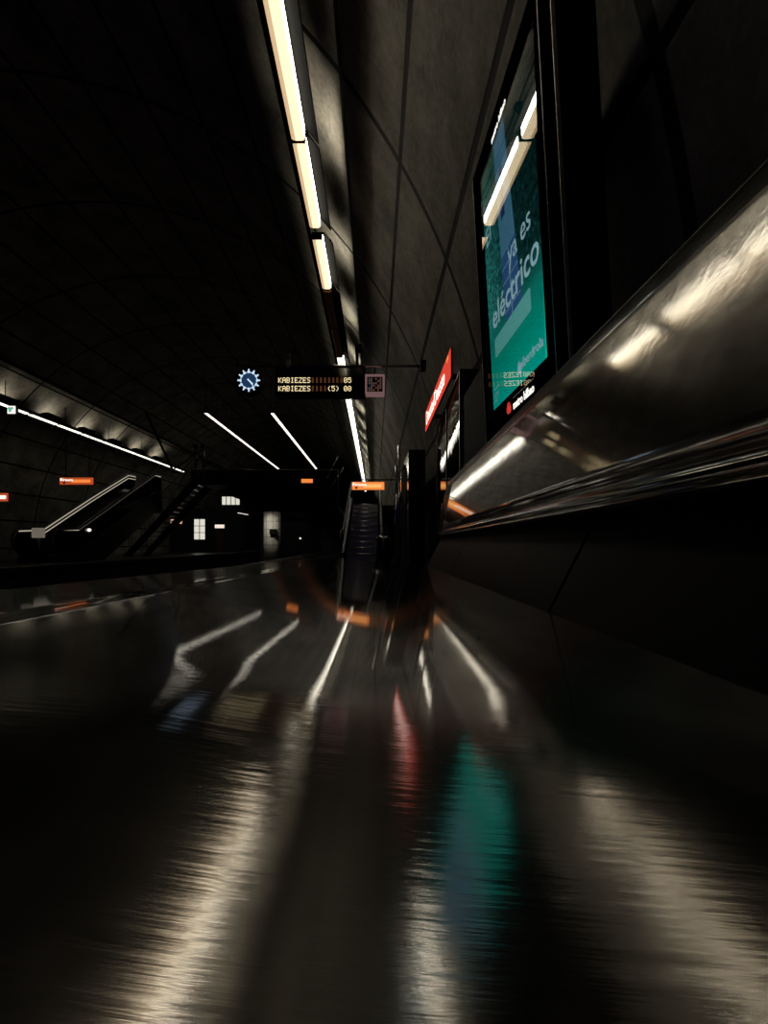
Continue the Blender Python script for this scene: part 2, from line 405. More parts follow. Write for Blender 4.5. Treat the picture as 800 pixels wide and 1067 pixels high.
# ------------------------------------------------------------------ advertising screen
# local frame: u 0..W from far to near, v up, w out
W_, HT = 0.687, 1.165
lean = math.atan2(0.085, 1.155)
ad = thing('advertising_screen', 'tall lit teal advertising screen in a black case above the bench', 'advertising screen',
           mat=wall_frame(0.6, 2.195, H + 0.672, 0.055, 0.032))
ad.scale = (0.926, 1, 1)
bm = B(); box(bm, -0.15, 0.862, -0.20, 1.30, -0.15, -0.006, 0, 0.006); obj('case', bm, BLACKP, ad)
bm = B()
for (a, b, c, d) in ((-0.148, 0, -0.19, 1.29), (W_, 0.86, -0.19, 1.29), (0, W_, -0.19, 0), (0, W_, HT, 1.29)):
    box(bm, a, b, c, d, -0.006, 0.0)
obj('bezel', bm, BEZEL, ad)
def make_screen():
    m, nt, out = nmat('screen_picture')
    tc = N(nt, 'ShaderNodeTexCoord'); sep = N(nt, 'ShaderNodeSeparateXYZ'); nt.links.new(tc.outputs['Object'], sep.inputs[0])
    v = math_(nt, 'DIVIDE', sep.outputs[1], HT); u = math_(nt, 'DIVIDE', sep.outputs[0], W_)
    g1 = ramp(nt, v, [(0.0, (0.0, 0.30, 0.24)), (0.16, (0.0, 0.21, 0.15)), (0.30, (0.004, 0.12, 0.10)), (0.42, (0.012, 0.10, 0.10)), (0.75, (0.008, 0.06, 0.06)), (1.0, (0.014, 0.05, 0.04))])
    nz = N(nt, 'ShaderNodeTexNoise'); nz.inputs['Scale'].default_value = 40; nz.inputs['Detail'].default_value = 7; nz.inputs['Roughness'].default_value = 0.8
    mp = N(nt, 'ShaderNodeMapping'); mp.inputs['Scale'].default_value = (1.6, 0.8, 1)
    nt.links.new(tc.outputs['Object'], mp.inputs[0]); nt.links.new(mp.outputs[0], nz.inputs['Vector'])
    tree = ramp(nt, nz.outputs['Fac'], [(0.40, (0.03, 0.06, 0.07)), (0.50, (0.55, 0.65, 0.6)), (0.56, (1.1, 1.2, 1.1)), (0.64, (2.6, 2.4, 2.2))])
    mul = N(nt, 'ShaderNodeMixRGB', blend_type='MULTIPLY')
    am = N(nt, 'ShaderNodeMapRange'); am.inputs['From Min'].default_value = 0.27; am.inputs['From Max'].default_value = 0.40
    nt.links.new(v, am.inputs['Value']); nt.links.new(am.outputs[0], mul.inputs[0])
    nt.links.new(g1, mul.inputs[1]); nt.links.new(tree, mul.inputs[2])
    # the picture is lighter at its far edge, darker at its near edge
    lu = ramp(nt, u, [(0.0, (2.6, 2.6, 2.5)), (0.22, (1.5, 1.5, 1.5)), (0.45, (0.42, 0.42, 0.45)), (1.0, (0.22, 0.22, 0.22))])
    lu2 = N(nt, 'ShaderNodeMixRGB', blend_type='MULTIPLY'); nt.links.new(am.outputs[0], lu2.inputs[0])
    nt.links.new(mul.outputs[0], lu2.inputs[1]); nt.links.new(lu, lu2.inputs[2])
    e = N(nt, 'ShaderNodeEmission'); e.inputs[1].default_value = 1.3
    nt.links.new(lu2.outputs[0], e.inputs[0]); nt.links.new(e.outputs[0], out.inputs[0])
    return m
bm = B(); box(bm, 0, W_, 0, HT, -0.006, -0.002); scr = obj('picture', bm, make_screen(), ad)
def flat(bm, poly, w, mi=0):
    v0 = [bm.verts.new((p[0], p[1], w)) for p in poly]; f = bm.faces.new(v0); f.material_index = mi
    v1 = [bm.verts.new((p[0], p[1], w - 0.0012)) for p in poly]; n = len(poly)
    for k in range(n):
        f = bm.faces.new((v1[k], v1[(k + 1) % n], v0[(k + 1) % n], v0[k])); f.material_index = mi
    f = bm.faces.new(v1[::-1]); f.material_index = mi
SKYB = emit('picture_sky', (0.07, 0.22, 0.34), 0.8)
PANB = emit('picture_panel_blue', (0.035, 0.12, 0.30), 0.75)
PANL = emit('picture_panel_line', (0.30, 0.50, 0.62), 0.8)
PBAR = emit('picture_bar', (0.13, 0.50, 0.46), 0.80)
PTXT = emit('picture_text', (0.33, 0.56, 0.62), 0.95)
PTXT2 = emit('picture_text_dim', (0.12, 0.45, 0.42), 0.8)
NAVY = emit('picture_navy', (0.014, 0.04, 0.12), 0.8)
bm = B()
flat(bm, [(0.24, 0.60), (0.43, 0.60), (0.36, 1.165), (0.21, 1.165)], -0.0012, 0)
flat(bm, [(0.27, 0.78), (0.32, 0.78), (0.30, 1.02), (0.275, 0.98)], -0.0008, 3)
flat(bm, [(0.26, 0.26), (0.475, 0.26), (0.43, 0.62), (0.24, 0.62)], -0.0010, 1)
for k in range(5):
    vv = 0.30 + 0.065 * k
    flat(bm, [(0.258 - 0.004 * k, vv), (0.468 - 0.008 * k, vv), (0.468 - 0.008 * k, vv + 0.0025), (0.258 - 0.004 * k, vv + 0.0025)], -0.0006, 2)
flat(bm, [(0.355, 0.26), (0.360, 0.26), (0.338, 0.62), (0.334, 0.62)], -0.0006, 2)
obj('picture_strip', bm, [SKYB, PANB, PANL, NAVY], scr)
bm = B()
def rrect(x0, x1, y0, y1, r, n=5):
    P = []
    for cx, cy, a0 in ((x1 - r, y0 + r, -90), (x1 - r, y1 - r, 0), (x0 + r, y1 - r, 90), (x0 + r, y0 + r, 180)):
        for k in range(n + 1):
            a = math.radians(a0 + 90 * k / n); P.append((cx + r * math.cos(a), cy + r * math.sin(a)))
    return P
flat(bm, rrect(0.08, 0.56, 0.235, 0.325, 0.012), -0.0004)
obj('picture_bar', bm, PBAR, scr)
text('lettering', 'El', 0.125, PTXT, scr, (0.03, 0.80, 0.0004), 0.0004, 0.0)
text('lettering', 'ya es', 0.135, PTXT, scr, (0.335, 0.535, 0.0004), 0.0004, 0.0)
text('lettering', 'eléctrico', 0.158, PTXT, scr, (0.07, 0.375, 0.0004), 0.0004, 0.0015, sx=1.07)
text('lettering', 'iberdrola', 0.060, PTXT, scr, (0.44, 0.055, 0.0004), 0.0004, 0.0)
bm = B()      # leaf emblem before the word
for k, (cx, cy, a) in enumerate(((0.39, 0.075, 1.2), (0.405, 0.065, 1.0), (0.42, 0.058, 0.8))):
    P = []
    for q in range(12):
        t = 2 * PI * q / 12; lx, ly = 0.026 * math.cos(t), 0.007 * math.sin(t)
        P.append((cx + lx * math.cos(a) - ly * math.sin(a), cy + lx * math.sin(a) + ly * math.cos(a)))
    flat(bm, P, 0.0005)
obj('emblem', bm, PTXT, scr)
bm = B()
for (a, b, c, d) in ((0.03, 0.10, 0.055, 0.075), (0.03, 0.12, 0.09, 0.10), (0.03, 0.08, 0.03, 0.045)):
    flat(bm, [(a, c), (b, c), (b, d), (a, d)], -0.0004)
obj('small_print', bm, PTXT2, scr)
text('logo_lettering', 'metro bilbao', 0.040, WHITE, ad, (0.20, HT + 0.018, 0.0008), 0.0006, 0.001)
text('logo_lettering', 'metro bilbao', 0.048, WHITE, ad, (0.30, -0.078, 0.0008), 0.0006, 0.0015)
bm = B()      # three red rings
for k, (cx, cy) in enumerate(((0.235, -0.062), (0.253, -0.062), (0.244, -0.048))):
    tube(bm, [(cx + 0.016 * math.cos(2 * PI * q / 20), cy + 0.016 * math.sin(2 * PI * q / 20), 0.0015) for q in range(20)], 0.0028, 6, closed=True)
obj('emblem', bm, emit('emblem_red', (0.8, 0.06, 0.04), 0.7), ad)
for (a, b, c, d) in ((0.762, 0.765, 0.0, 0.003), (0.860, 0.863, -0.012, 0.001), (-0.152, -0.149, -0.012, 0.001)):
    bm = B(); box(bm, a, b, -0.19, 1.29, c, d); obj('edge_trim', bm, TRIM, ad)
bm = B(); box(bm, 0.0, W_ + 0.045, -HT / 2 - 0.05, HT / 2, -0.0006, 0.0006); o = obj('glass', bm, GLASS, ad); o.location = (0, HT / 2, 0.0145); o.rotation_euler = (-0.018, 0, 0)
for v in (0.15, 0.95):
    bm = B(); box(bm, 0.2, 0.5, v, v + 0.06, -0.62 + 0.17 * (v > 0.5), -0.15); obj('wall_bracket', bm, BLACKP, ad)

# cabinets on the wall past the screen
cab = thing('wall_cabinet', 'plain black wall cabinet between the teal screen and the glazed case', 'cabinet', mat=wall_frame(0.66, 3.24, H + 0.10, 0))
bm = B(); box(bm, 0, 0.80, 0, 1.02, -0.29, -0.02, 0, 0.008); obj('body', bm, BLACKP, cab)
bm = B(); box(bm, 0.02, 0.78, 0.02, 1.0, -0.02, 0.0, 0, 0.004); obj('door', bm, BLACKP, cab)
bm = B(); tube(bm, [(0.06, 0.45, 0.0), (0.06, 0.45, 0.02), (0.06, 0.57, 0.02), (0.06, 0.57, 0.0)], 0.006, 8); obj('handle', bm, DARKST, cab)
gc = thing('map_case', 'glossy glazed wall case mirroring the lamp row under the red station sign', 'display case', mat=wall_frame(0.72, 5.0, H + 0.15, 0, -0.036))
bm = B(); box(bm, 0, 1.66, 0, 1.2, -0.17, -0.02, 0, 0.006); obj('body', bm, BLACKP, gc)
for k in range(2):
    bm = B(); box(bm, 0.02 + 0.82 * k, 0.80 + 0.82 * k, 0.02, 1.18, -0.02, 0.0); o = obj('glass', bm, CASEG, gc)
bm = B()
for (a, b, c, d) in ((0, 1.66, 1.18, 1.2), (0, 1.66, 0, 0.02), (0, 0.02, 0, 1.2), (1.64, 1.66, 0, 1.2), (0.805, 0.835, 0, 1.2)):
    box(bm, a, b, c, d, -0.02, 0.008)
obj('frame', bm, DARKST, gc)

# ------------------------------------------------------------------ station name sign
sx0, sY0, sY1 = 0.63, 5.45, 3.62
ss = thing('station_sign', 'lit red station name sign with white lettering on the right wall', 'sign', mat=wall_frame(sx0, sY0, H + 1.39, 0))
SL = sY0 - sY1
bm = B(); box(bm, 0, SL, 0, 0.26, -0.022, -0.004, 0, 0.003); obj('box', bm, REDRIM, ss)
bm = B(); box(bm, 0.012, SL - 0.012, 0.012, 0.248, -0.004, 0.0); sface = obj('face', bm, RED, ss)
text('lettering', 'Deustu/Deusto', 0.215, SIGNW, sface, (0.11, 0.066, 0.001), 0.0008, 0.002, sx=1.06)
bm = B()
for cx, cy in ((0.10, 0.20), (0.135, 0.2), (0.118, 0.225), (SL - .16, 0.21), (SL - .12, 0.215)):
    tube(bm, [(cx + 0.016 * math.cos(2 * PI * q / 16), cy + 0.016 * math.sin(2 * PI * q / 16), 0.002) for q in range(16)], 0.004, 6, closed=True)
obj('emblem', bm, ORANGE, sface)
for u in (0.3, SL - 0.3):
    bm = B(); box(bm, u - 0.02, u + 0.02, 0.1, 0.14, -0.28, -0.022); obj('bracket', bm, BLACKP, ss)

# ------------------------------------------------------------------ departure board, clock, bar
YB = 5.6
def P(x, y, Y=YB): a = px(x, y, Y); return (a[0], Y, a[1])
zb = P(0, 381.5)[2]
bar = thing('suspension_bar', 'thin polished bar reaching from the right wall above the departure board', 'bar', (0, YB, zb))
bm = B(); tube(bm, [(P(246, 0)[0], 0, 0), (-0.4, 0, 0), (0.63, 0, 0)], 0.016, 12); obj('tube', bm, RAIL, bar)
bm = B(); box(bm, 0.58, 0.655, -0.06, 0.06, -0.06, 0.06, 0, 0.01); obj('wall_plate', bm, BLACKP, bar)
bm = B(); box(bm, P(298.5, 0)[0], P(302.5, 0)[0], -0.03, 0.03, -0.02, 0.075, 0, 0.004); tube(bm, [(P(301.5, 0)[0], 0, 0.07), (P(301.8, 0)[0], 0, 0.155)], 0.006, 8); obj('aerial', bm, GREYP, bar)
bm = B(); tube(bm, [(P(372, 0)[0], 0, 0.0), (P(372, 0)[0], 0, 0.22)], 0.02, 10); box(bm, P(370, 0)[0], P(378, 0)[0], -0.04, 0.04, 0.18, 0.28, 0, 0.01); obj('bracket', bm, BLACKP, bar)
bx0, bz1 = px(288, 385, YB); bx1, bz0 = px(381, 414, YB)
db = thing('departure_board', 'black departure board with two amber lines hanging under the bar', 'departure board', ((bx0 + bx1) / 2, YB, bz0))
bw = (bx1 - bx0) / 2; bh = bz1 - bz0
bm = B(); box(bm, -bw, bw, -0.09, 0.09, 0, bh, 0, 0.008); obj('case', bm, BLACKP, db)
bm = B(); box(bm, -bw + 0.02, bw - 0.02, -0.094, -0.088, 0.02, bh - 0.02); dwin = obj('window', bm, BLACKG, db)
for s in (-0.4, 0.4):
    bm = B(); tube(bm, [(s, 0, bh - 0.005), (s, 0, zb - bz0)], 0.012, 8); obj('hanger', bm, BLACKP, db)
FONT = {'K': '10001 10010 10100 11000 10100 10010 10001', 'A': '01110 10001 10001 11111 10001 10001 10001', 'B': '11110 10001 10001 11110 10001 10001 11110',
        'I': '01110 00100 00100 00100 00100 00100 01110', 'E': '11111 10000 10000 11110 10000 10000 11111', 'Z': '11111 00001 00010 00100 01000 10000 11111',
        'S': '01111 10000 10000 01110 00001 00001 11110', '0': '01110 10001 10011 10101 11001 10001 01110', '5': '11111 10000 11110 00001 00001 10001 01110',
        '(': '00010 00100 01000 01000 01000 00100 00010', ')': '01000 00100 00010 00010 00010 00100 01000', '#': '01110 01010 01110 01010 01110 01010 01110', ' ': ''}
xa = P(292, 0)[0] - (bx0 + bx1) / 2; xb = P(367.5, 0)[0] - (bx0 + bx1) / 2
ROWS = (('KABIEZES        05', '        ########  ', 399.4), ('KABIEZES    (5) 00', '        ####    #  ', 408.0))
cw = (xb - xa) / 18; dot = cw / 6.2
for lit, dim, yy in ROWS:
    zt = (566 - yy) / F * YB + H - bz0 + 3.5 * dot * 1.15
    for s, mt, nm in ((lit, AMBER, 'lettering'), (dim, AMBERD, 'unlit_characters')):
        bm = B()
        for i, ch in enumerate(s[:18]):
            rows = FONT[ch].split()
            for r, row in enumerate(rows):
                for c, v in enumerate(row):
                    if v == '1':
                        x = xa + i * cw + c * dot; z = zt - r * dot * 1.15; e = dot * 0.45
                        box(bm, x - e, x + e, -0.0975, -0.094, z - e * 1.1, z + e * 1.1)
        obj(nm, bm, mt, dwin)
# clock
cxk, czk = px(260.5, 398, YB)
ck = thing('station_clock', 'round dark clock with pale blue hour marks left of the departure board', 'clock', (cxk, YB, czk))
bm = B()
def disc(bm, r, y0, y1, seg=40):
    prism(bm, [(r * math.cos(2 * PI * k / seg), r * math.sin(2 * PI * k / seg)) for k in range(seg)], 'y', y0, y1)
disc(bm, 0.175, -0.05, 0.05); obj('case', bm, BLACKP, ck)
bm = B(); disc(bm, 0.112, -0.054, -0.050); dial = obj('dial', bm, CLOCKF, ck)
bm = B()
for k in range(12):
    a = 2 * PI * k / 12; ca, sa = math.cos(a), math.sin(a)
    def q(t, r): return (r * sa + t * ca, r * ca - t * sa)
    prism(bm, [q(-0.013, 0.095), q(0.013, 0.095), q(0.008, 0.145), q(-0.008, 0.145)], 'y', -0.060, -0.054)
    prism(bm, [q(-0.022, 0.096), q(0.022, 0.096), q(0.022, 0.112), q(-0.022, 0.112)], 'y', -0.0585, -0.0545)
obj('hour_marks', bm, CLOCKW, dial)
for deg, ln, wd, nm, yy in ((142, 0.105, 0.008, 'minute_hand', -0.064), (132, 0.072, 0.010, 'hour_hand', -0.061)):
    a = math.radians(deg); ca, sa = math.cos(a), math.sin(a)
    bm = B(); prism(bm, [(-wd * ca - 0.02 * sa, wd * sa - 0.02 * ca), (wd * ca - 0.02 * sa, -wd * sa - 0.02 * ca), (wd * .6 * ca + ln * sa, -wd * .6 * sa + ln * ca), (-wd * .6 * ca + ln * sa, wd * .6 * sa + ln * ca)], 'y', yy - 0.002, yy)
    obj(nm, bm, CLOCKW, dial)
bm = B(); tube(bm, [(0, 0, 0.17), (0, 0, zb - czk)], 0.012, 8); obj('hanger', bm, BLACKP, ck)
# square pictogram panel
qx0, qz1 = px(380.5, 393, YB); qx1, qz0 = px(400.5, 413, YB)
qp = thing('matrix_panel', 'small square panel with pinkish frame and dark dotted face beside the departure board', 'panel', ((qx0 + qx1) / 2, YB - 0.02, (qz0 + qz1) / 2))
qs = (qx1 - qx0) / 2; qi = qs * 0.80
bm = B()
for (a, b, c, d) in ((-qs, qs, qi, qs), (-qs, qs, -qs, -qi), (-qs, -qi, -qi, qi), (qi, qs, -qi, qi)): box(bm, a, b, -0.08, 0.05, c, d)
obj('frame', bm, emit('pink_frame', (0.9, 0.50, 0.50), 0.17), qp)  # faint glow put into the frame's own colour
bm = B(); box(bm, -qi, qi, -0.06, 0.04, -qi, qi); qf = obj('face', bm, BLACKG, qp)
bm = B(); bm2 = B()
for i in range(6):
    for j in range(6):
        if random.random() < 0.55:
            x = -qi * .72 + i * qi * 1.44 / 5; z = -qi * .72 + j * qi * 1.44 / 5
            box(bm if (i + j) % 2 else bm2, x - .011, x + .011, -0.064, -0.06, z - .011, z + .011)
obj('dots', bm, emit('dot_teal', (0.25, 0.4, 0.4), 0.12), qf); obj('dots', bm2, emit('dot_red', (0.6, 0.2, 0.15), 0.16), qf)
bm = B(); tube(bm, [(0, 0.02, qs), (0, 0.02, zb - (qz0 + qz1) / 2)], 0.01, 8); obj('hanger', bm, BLACKP, qp)

# ------------------------------------------------------------------ lamps
def lamp_parts(root, L, s, lit, wash):
    """cross section in x (towards the wall = s), length along y from 0 to L"""
    def pr(bm, poly, a, b, mi=0): prism(bm, [(s * p[0], p[1]) for p in poly], 'y', a, b, mi)
    bm = B()
    e = 0.060 if wash and lit else 0.08
    pr(bm, [(-0.08, 0.0), (e, 0.0), (e, 0.078), (0.08, 0.078), (0.08, 0.09), (-0.08, 0.09)], 0, L)
    if wash is not None:
        d = -0.055 if wash else -0.19  # added shade lip, longer on the left row to darken its wall
        pr(bm, [(0.075, 0.082), (0.195, d), (0.203, d), (0.08, 0.095)], 0, L)
    obj('housing', bm, HOUS, root)
    bm = B()
    a, b = 0.012, L - 0.012
    left = [(-0.066, 0.0), (-0.066, -0.012), (-0.050, -0.026), (-0.024, -0.032), (-0.024, 0.0)]
    right = [(-0.024, 0.0), (-0.024, -0.032), (0.045, -0.032), (0.062, -0.022), (0.062, 0.0)]
    pr(bm, left, a, b, 1 if s > 0 else 0); pr(bm, right, a, b, 0)
    obj('diffuser', bm, [LAMP, LAMPE] if lit == 1 else [LAMPF, LAMPF] if lit == 2 else [LAMPOFF, LAMPOFF], root)
    if wash and lit:
        bm = B(); pr(bm, [(0.061, -0.016), (0.068, -0.014), (0.068, 0.074), (0.061, 0.076)], 0.03, L - 0.03)
        obj('added_wash_strip', bm, WASH, root)
def up_parts(root, L, s):
    def pr(bm, poly, a, b): prism(bm, [(s * p[0], p[1]) for p in poly], 'y', a, b)
    bm = B()
    pr(bm, [(-0.065, 0.0), (0.085, 0.0), (0.085, 0.036), (0.078, 0.036), (0.078, 0.01), (-0.058, 0.01), (-0.058, 0.17), (-0.065, 0.17)], 0, L)
    fin = [(-0.060, 0.01), (0.078, 0.01), (0.17, 0.08), (0.14, 0.15), (-0.060, 0.17)]  # end fins added to cut the vault light into separate patches
    pr(bm, fin, 0, 0.008); pr(bm, fin, L - 0.008, L)
    obj('trough', bm, HOUS, root)
    bm = B(); tube(bm, [(s * 0.01, L * 0.5 - 0.16, 0.024), (s * 0.01, L * 0.5 + 0.16, 0.024)], 0.013, 10); obj('tube', bm, UPL, root)
def hangers(root, L, s, z0, z1, dx):
    for yy in (0.18, L - 0.18):
        bm = B(); tube(bm, [(s * -0.089, yy, 0.03), (s * (-0.089 + dx), yy, z1)], 0.009, 6); obj('hanger', bm, HOUS, root)
LX, LZ = -0.76, H + 4.0
units = [(0.74, 1.14, 1), (1.92, 1.14, 1), (3.1, 1.17, 1), (4.31, 1.14, 1), (5.68, 1.08, 1), (6.82, 1.14, 0), (8.0, 1.2, 0)]
y = 9.3
while y < 33: units.append((y, 1.09, 2)); y += 1.2
proto = {}
for i, (y, L, lit) in enumerate(units):
    g = 'strip lamps along the right wall'
    if i < 2: lab = 'lit strip lamp of the right wall row, %s beyond the picture top' % ('one lamp' if i else 'two lamps')
    else: lab = '%s strip lamp from the picture top in the right wall row, %s' % (ORD[i - 2], 'lit' if lit else 'unlit and brownish')
    if (L, lit) in proto and i > 7:
        o = copy_tree(proto[(L, lit)])
        o.location = (LX, y, LZ); tag(o, lab, 'lamp', g)
    else:
        o = thing('strip_lamp', lab, 'lamp', (LX, y, LZ), g); lamp_parts(o, L, 1, lit, True); proto[(L, lit)] = o
first = None
for i in range(17):
    y = 0.42 + 1.87 * i
    if i < 2: lab = 'dark uplight trough over the right wall lamps, %s beyond the top of the picture' % ('one place' if i else 'two places')
    else: lab = '%s dark uplight trough from the top of the picture above the right-hand lamp row' % ORD[i - 2]
    g = 'uplight troughs above the right-hand lamp row'
    if first is None:
        o = thing('uplight_trough', lab, 'lamp', (LX, y, LZ + 0.092), g); up_parts(o, 0.62, 1); first = o
    else:
        o = copy_tree(first); o.location = (LX, y, LZ + 0.092); tag(o, lab, 'lamp', g)
# left-hand row
LXL = -10.72; first = None
for i in range(10):
    y = 12.2 + 1.2 * i
    lab = '%s lit strip lamp from the left picture edge in the far left wall row' % ORD[i]; g = 'strip lamps along the far left wall'
    if first is None:
        o = thing('strip_lamp', lab, 'lamp', (LXL, y, LZ), g); lamp_parts(o, 1.10, -1, 2, False); first = o
    else:
        o = copy_tree(first); o.location = (LXL, y, LZ); tag(o, lab, 'lamp', g)
first = None
for i in range(6):
    y = 12.3 + 1.75 * i
    lab = '%s dark uplight trough from the left picture edge above the far left lamp row' % ORD[i]; g = 'uplight troughs above the far left lamp row'
    if first is None:
        o = thing('uplight_trough', lab, 'lamp', (LXL, y, LZ + 0.092), g); up_parts(o, 0.62, -1); first = o
    else:
        o = copy_tree(first); o.location = (LXL, y, LZ + 0.092); tag(o, lab, 'lamp', g)
for xr, s, ya, yb_, top, lb in ((LX, 1, 0.2, 33.2, 0.76, 'thin dark carrier rail holding the lamp row along the right wall'), (LXL, -1, 11.9, 24.4, 0.66, 'thin dark carrier rail holding the lamp row along the far left wall')):
    t = thing('carrier_rail', lb, 'rail', (xr - s * 0.1, 0, LZ))
    bm = B(); box(bm, -0.02, 0.02, ya, yb_, 0.01, 0.06); obj('rail', bm, HOUS, t)
    y = ya + 0.5
    while y < yb_:
        bm = B(); tube(bm, [(0, y, 0.05), (0, y, top)], 0.009, 6); obj('hanger', bm, HOUS, t); y += 2.4
# two rows over the tracks
for r, (xr, zr, wd) in enumerate(((-4.2, 5.3, 'nearer'), (-6.9, 5.3, 'farther'))):
    first = None; g = 'strip lamps over the %s track' % wd
    for i in range(11):
        y = 17.6 + 1.2 * i
        lab = '%s lit strip lamp from the camera in the row over the %s track' % (ORD[i], wd)
        if first is None:
            o = thing('strip_lamp', lab, 'lamp', (xr, y, H + zr), g); lamp_parts(o, 1.09, 1, 2, None); hangers(o, 1.14, 1, 0.08, 1.3, 0.0); first = o
        else:
            o = copy_tree(first); o.location = (xr, y, H + zr); tag(o, lab, 'lamp', g)

# ------------------------------------------------------------------ escalators
def escalator(name, label, x0, x1, yb, zt, run, light=False):
    """rises away from the camera from the floor at yb to zt over run"""
    t = thing(name, label, 'escalator', ((x0 + x1) / 2, yb, 0)); w = (x1 - x0) / 2
    bm = B(); n = int(round(zt / 0.2)); st = zt / n; tr = run / n
    poly = [(0, 0.0)]
    for k in range(n):
        poly += [(k * tr, (k + 1) * st), ((k + 1) * tr, (k + 1) * st)]
    poly += [(run, zt - 0.5), (1.2, 0.0)]
    prism(bm, poly, 'x', -w + 0.12, w - 0.12); obj('steps', bm, STEPM, t)
    bm = B()
    for k in range(n):      # bright nosings
        tube(bm, [(-w + 0.12, k * tr, (k + 1) * st - 0.016), (w - 0.12, k * tr, (k + 1) * st - 0.016)], 0.020, 12)
    obj('step_nosings', bm, TRIM, t)
    for s in (-1, 1):
        xa, xb = (s * w - 0.05, s * w + 0.05)
        bm = B(); prism(bm, [(-0.7, 0), (0, 0), (1.2, 0), (run, zt - 0.5), (run + 0.5, zt - 0.5), (run + 0.5, zt + 0.3), (run, zt + 0.3), (0.1, 0.3), (-0.7, 0.25)], 'x', xa, xb); sk = obj('skirt', bm, DARKST, t)
        bm = B(); prism(bm, [(-0.75, 0.25), (0.1, 0.3), (run, zt + 0.3), (run + 0.5, zt + 0.3), (run + 0.5, zt + 0.92), (run, zt + 0.92), (0.1, 0.92), (-0.75, 0.9), (-0.9, 0.6)], 'x', s * w - 0.012, s * w + 0.012); obj('balustrade', bm, BLACKG, t)
        pts = [(s * w, -0.75, 0.3), (s * w, -0.9, 0.45), (s * w, -0.95, 0.62), (s * w, -0.9, 0.8), (s * w, -0.75, 0.93), (s * w, 0.1, 0.98), (s * w, run * 0.5, zt * 0.5 + 0.98), (s * w, run, zt + 0.98), (s * w, run + 0.5, zt + 1.0)]
        bm = B(); tube(bm, pts, 0.038, 12); obj('handrail', bm, RUBBER, t)
        bm = B(); tube(bm, [(s * (w - 0.03), p[1], p[2] - 0.05) for p in pts[4:]], 0.016, 8); tube(bm, [(s * (w - 0.03), p[1], p[2] - 0.16) for p in pts[5:]], 0.014, 8); obj('light_strip' if light else 'trim_strip', bm, LEDS if light else NOSE, t)
    return t
escalator('escalator', 'dark escalator rising straight ahead under the orange exit sign', -1.08, 0.22, 14.2, 2.25, 4.9)
el = escalator('escalator', 'dark escalator with two pale handrail lines on the far left platform', -9.8, -8.72, 12.6, 2.3, 4.5, True)
bm = B(); lathe(bm, [(0.02, 0.0), (0.055, 0.03), (0.055, 0.07), (0.02, 0.1)], 0.5, 0.6, 16); o = obj('indicator_light', bm, WHITE, el); o.location = (0.08, -0.1, 0.9)

# ------------------------------------------------------------------ mezzanine, stairs, far structures
YM = 20.0
bm = B()
def mx(x): return (x - 391) / F * YM
def mz(y): return (566 - y) / F * YM + H
prism(bm, [(mx(199), mz(490)), (mx(352), mz(490)), (mx(352), mz(533)), (mx(292), mz(533)), (mx(262), mz(525)), (mx(224), mz(511)), (mx(199), mz(507))], 'y', YM, YM + 0.2)
mz_ = tag(obj('footbridge', bm, BLACKP), 'black footbridge parapet crossing the tracks in the distance', 'footbridge')
bm = B(); box(bm, mx(290), mx(352), YM + 0.2, 34, H + 1.45, H + 1.75); struct('floor_3', bm, DARKW)
bm = B(); box(bm, -1.3, 0.95, 19.6, 34, H + 1.45, H + 1.72); struct('floor_4', bm, DARKW)
bm = B(); tube(bm, [(mx(199), YM + 0.03, mz(489.6)), (mx(352), YM + 0.03, mz(489.6))], 0.03, 8); o = obj('handrail', bm, DARKST, mz_)
YW = 26.0
bm = B(); box(bm, -12.35, PE2 + 0.1, YW, YW + 0.15, 0, H + 2.1); box(bm, PE2 + 0.1, -1.3, YW + 4, YW + 4.15, -1.2, H + 1.5); struct('wall_end', bm, DARKW)
def wpt(x, y, Y=YW): a = px(x, y, Y); return a
def lit_window(name, kind, x0, y0, x1, y1, cols, rows, mat, Y=YW - 0.06):
    xa, zb_ = wpt(x0, y1, Y); xb2, zt = wpt(x1, y0, Y)
    fr = B(); t = 0.035
    box(fr, xa - t, xb2 + t, Y - 0.03, Y + 0.05, zt, zt + t); box(fr, xa - t, xb2 + t, Y - 0.03, Y + 0.05, zb_ - t, zb_)
    for k in range(cols + 1):
        x = xa + (xb2 - xa) * k / cols; box(fr, x - t / 2, x + t / 2, Y - 0.03, Y + 0.05, zb_, zt)
    for k in range(1, rows):
        z = zb_ + (zt - zb_) * k / rows; box(fr, xa, xb2, Y - 0.02, Y + 0.05, z - t / 2, z + t / 2)
    o = obj(name, fr, BLACKP); o['kind'] = 'structure'
    p = B(); box(p, xa, xb2, Y, Y + 0.02, zb_, zt); obj('pane', p, mat, o)
lit_window('window_1', 'w', 202, 541, 214, 562, 2, 3, WINL)
lit_window('lit_panel', 'w', 231, 517.5, 250, 526, 4, 1, WINL)  # framed glowing panel added for the bright trapezoid by the footbridge
bm = B(); xa, zt = wpt(225, 552, YW - .06); xb2, _ = wpt(233, 566, YW - .06); box(bm, xa, xb2, YW - 0.08, YW - 0.001, 0, zt, 0, 0.01)
dd = struct('door_1', bm, simple('door_brown', (0.10, 0.05, 0.035), 0.5, 0, 0.4, 0.2))
bm = B(); tube(bm, [(xb2 - 0.08, YW - 0.1, 0.95), (xb2 - 0.08, YW - 0.1, 1.1)], 0.015, 8); obj('handle', bm, CHROME, dd)
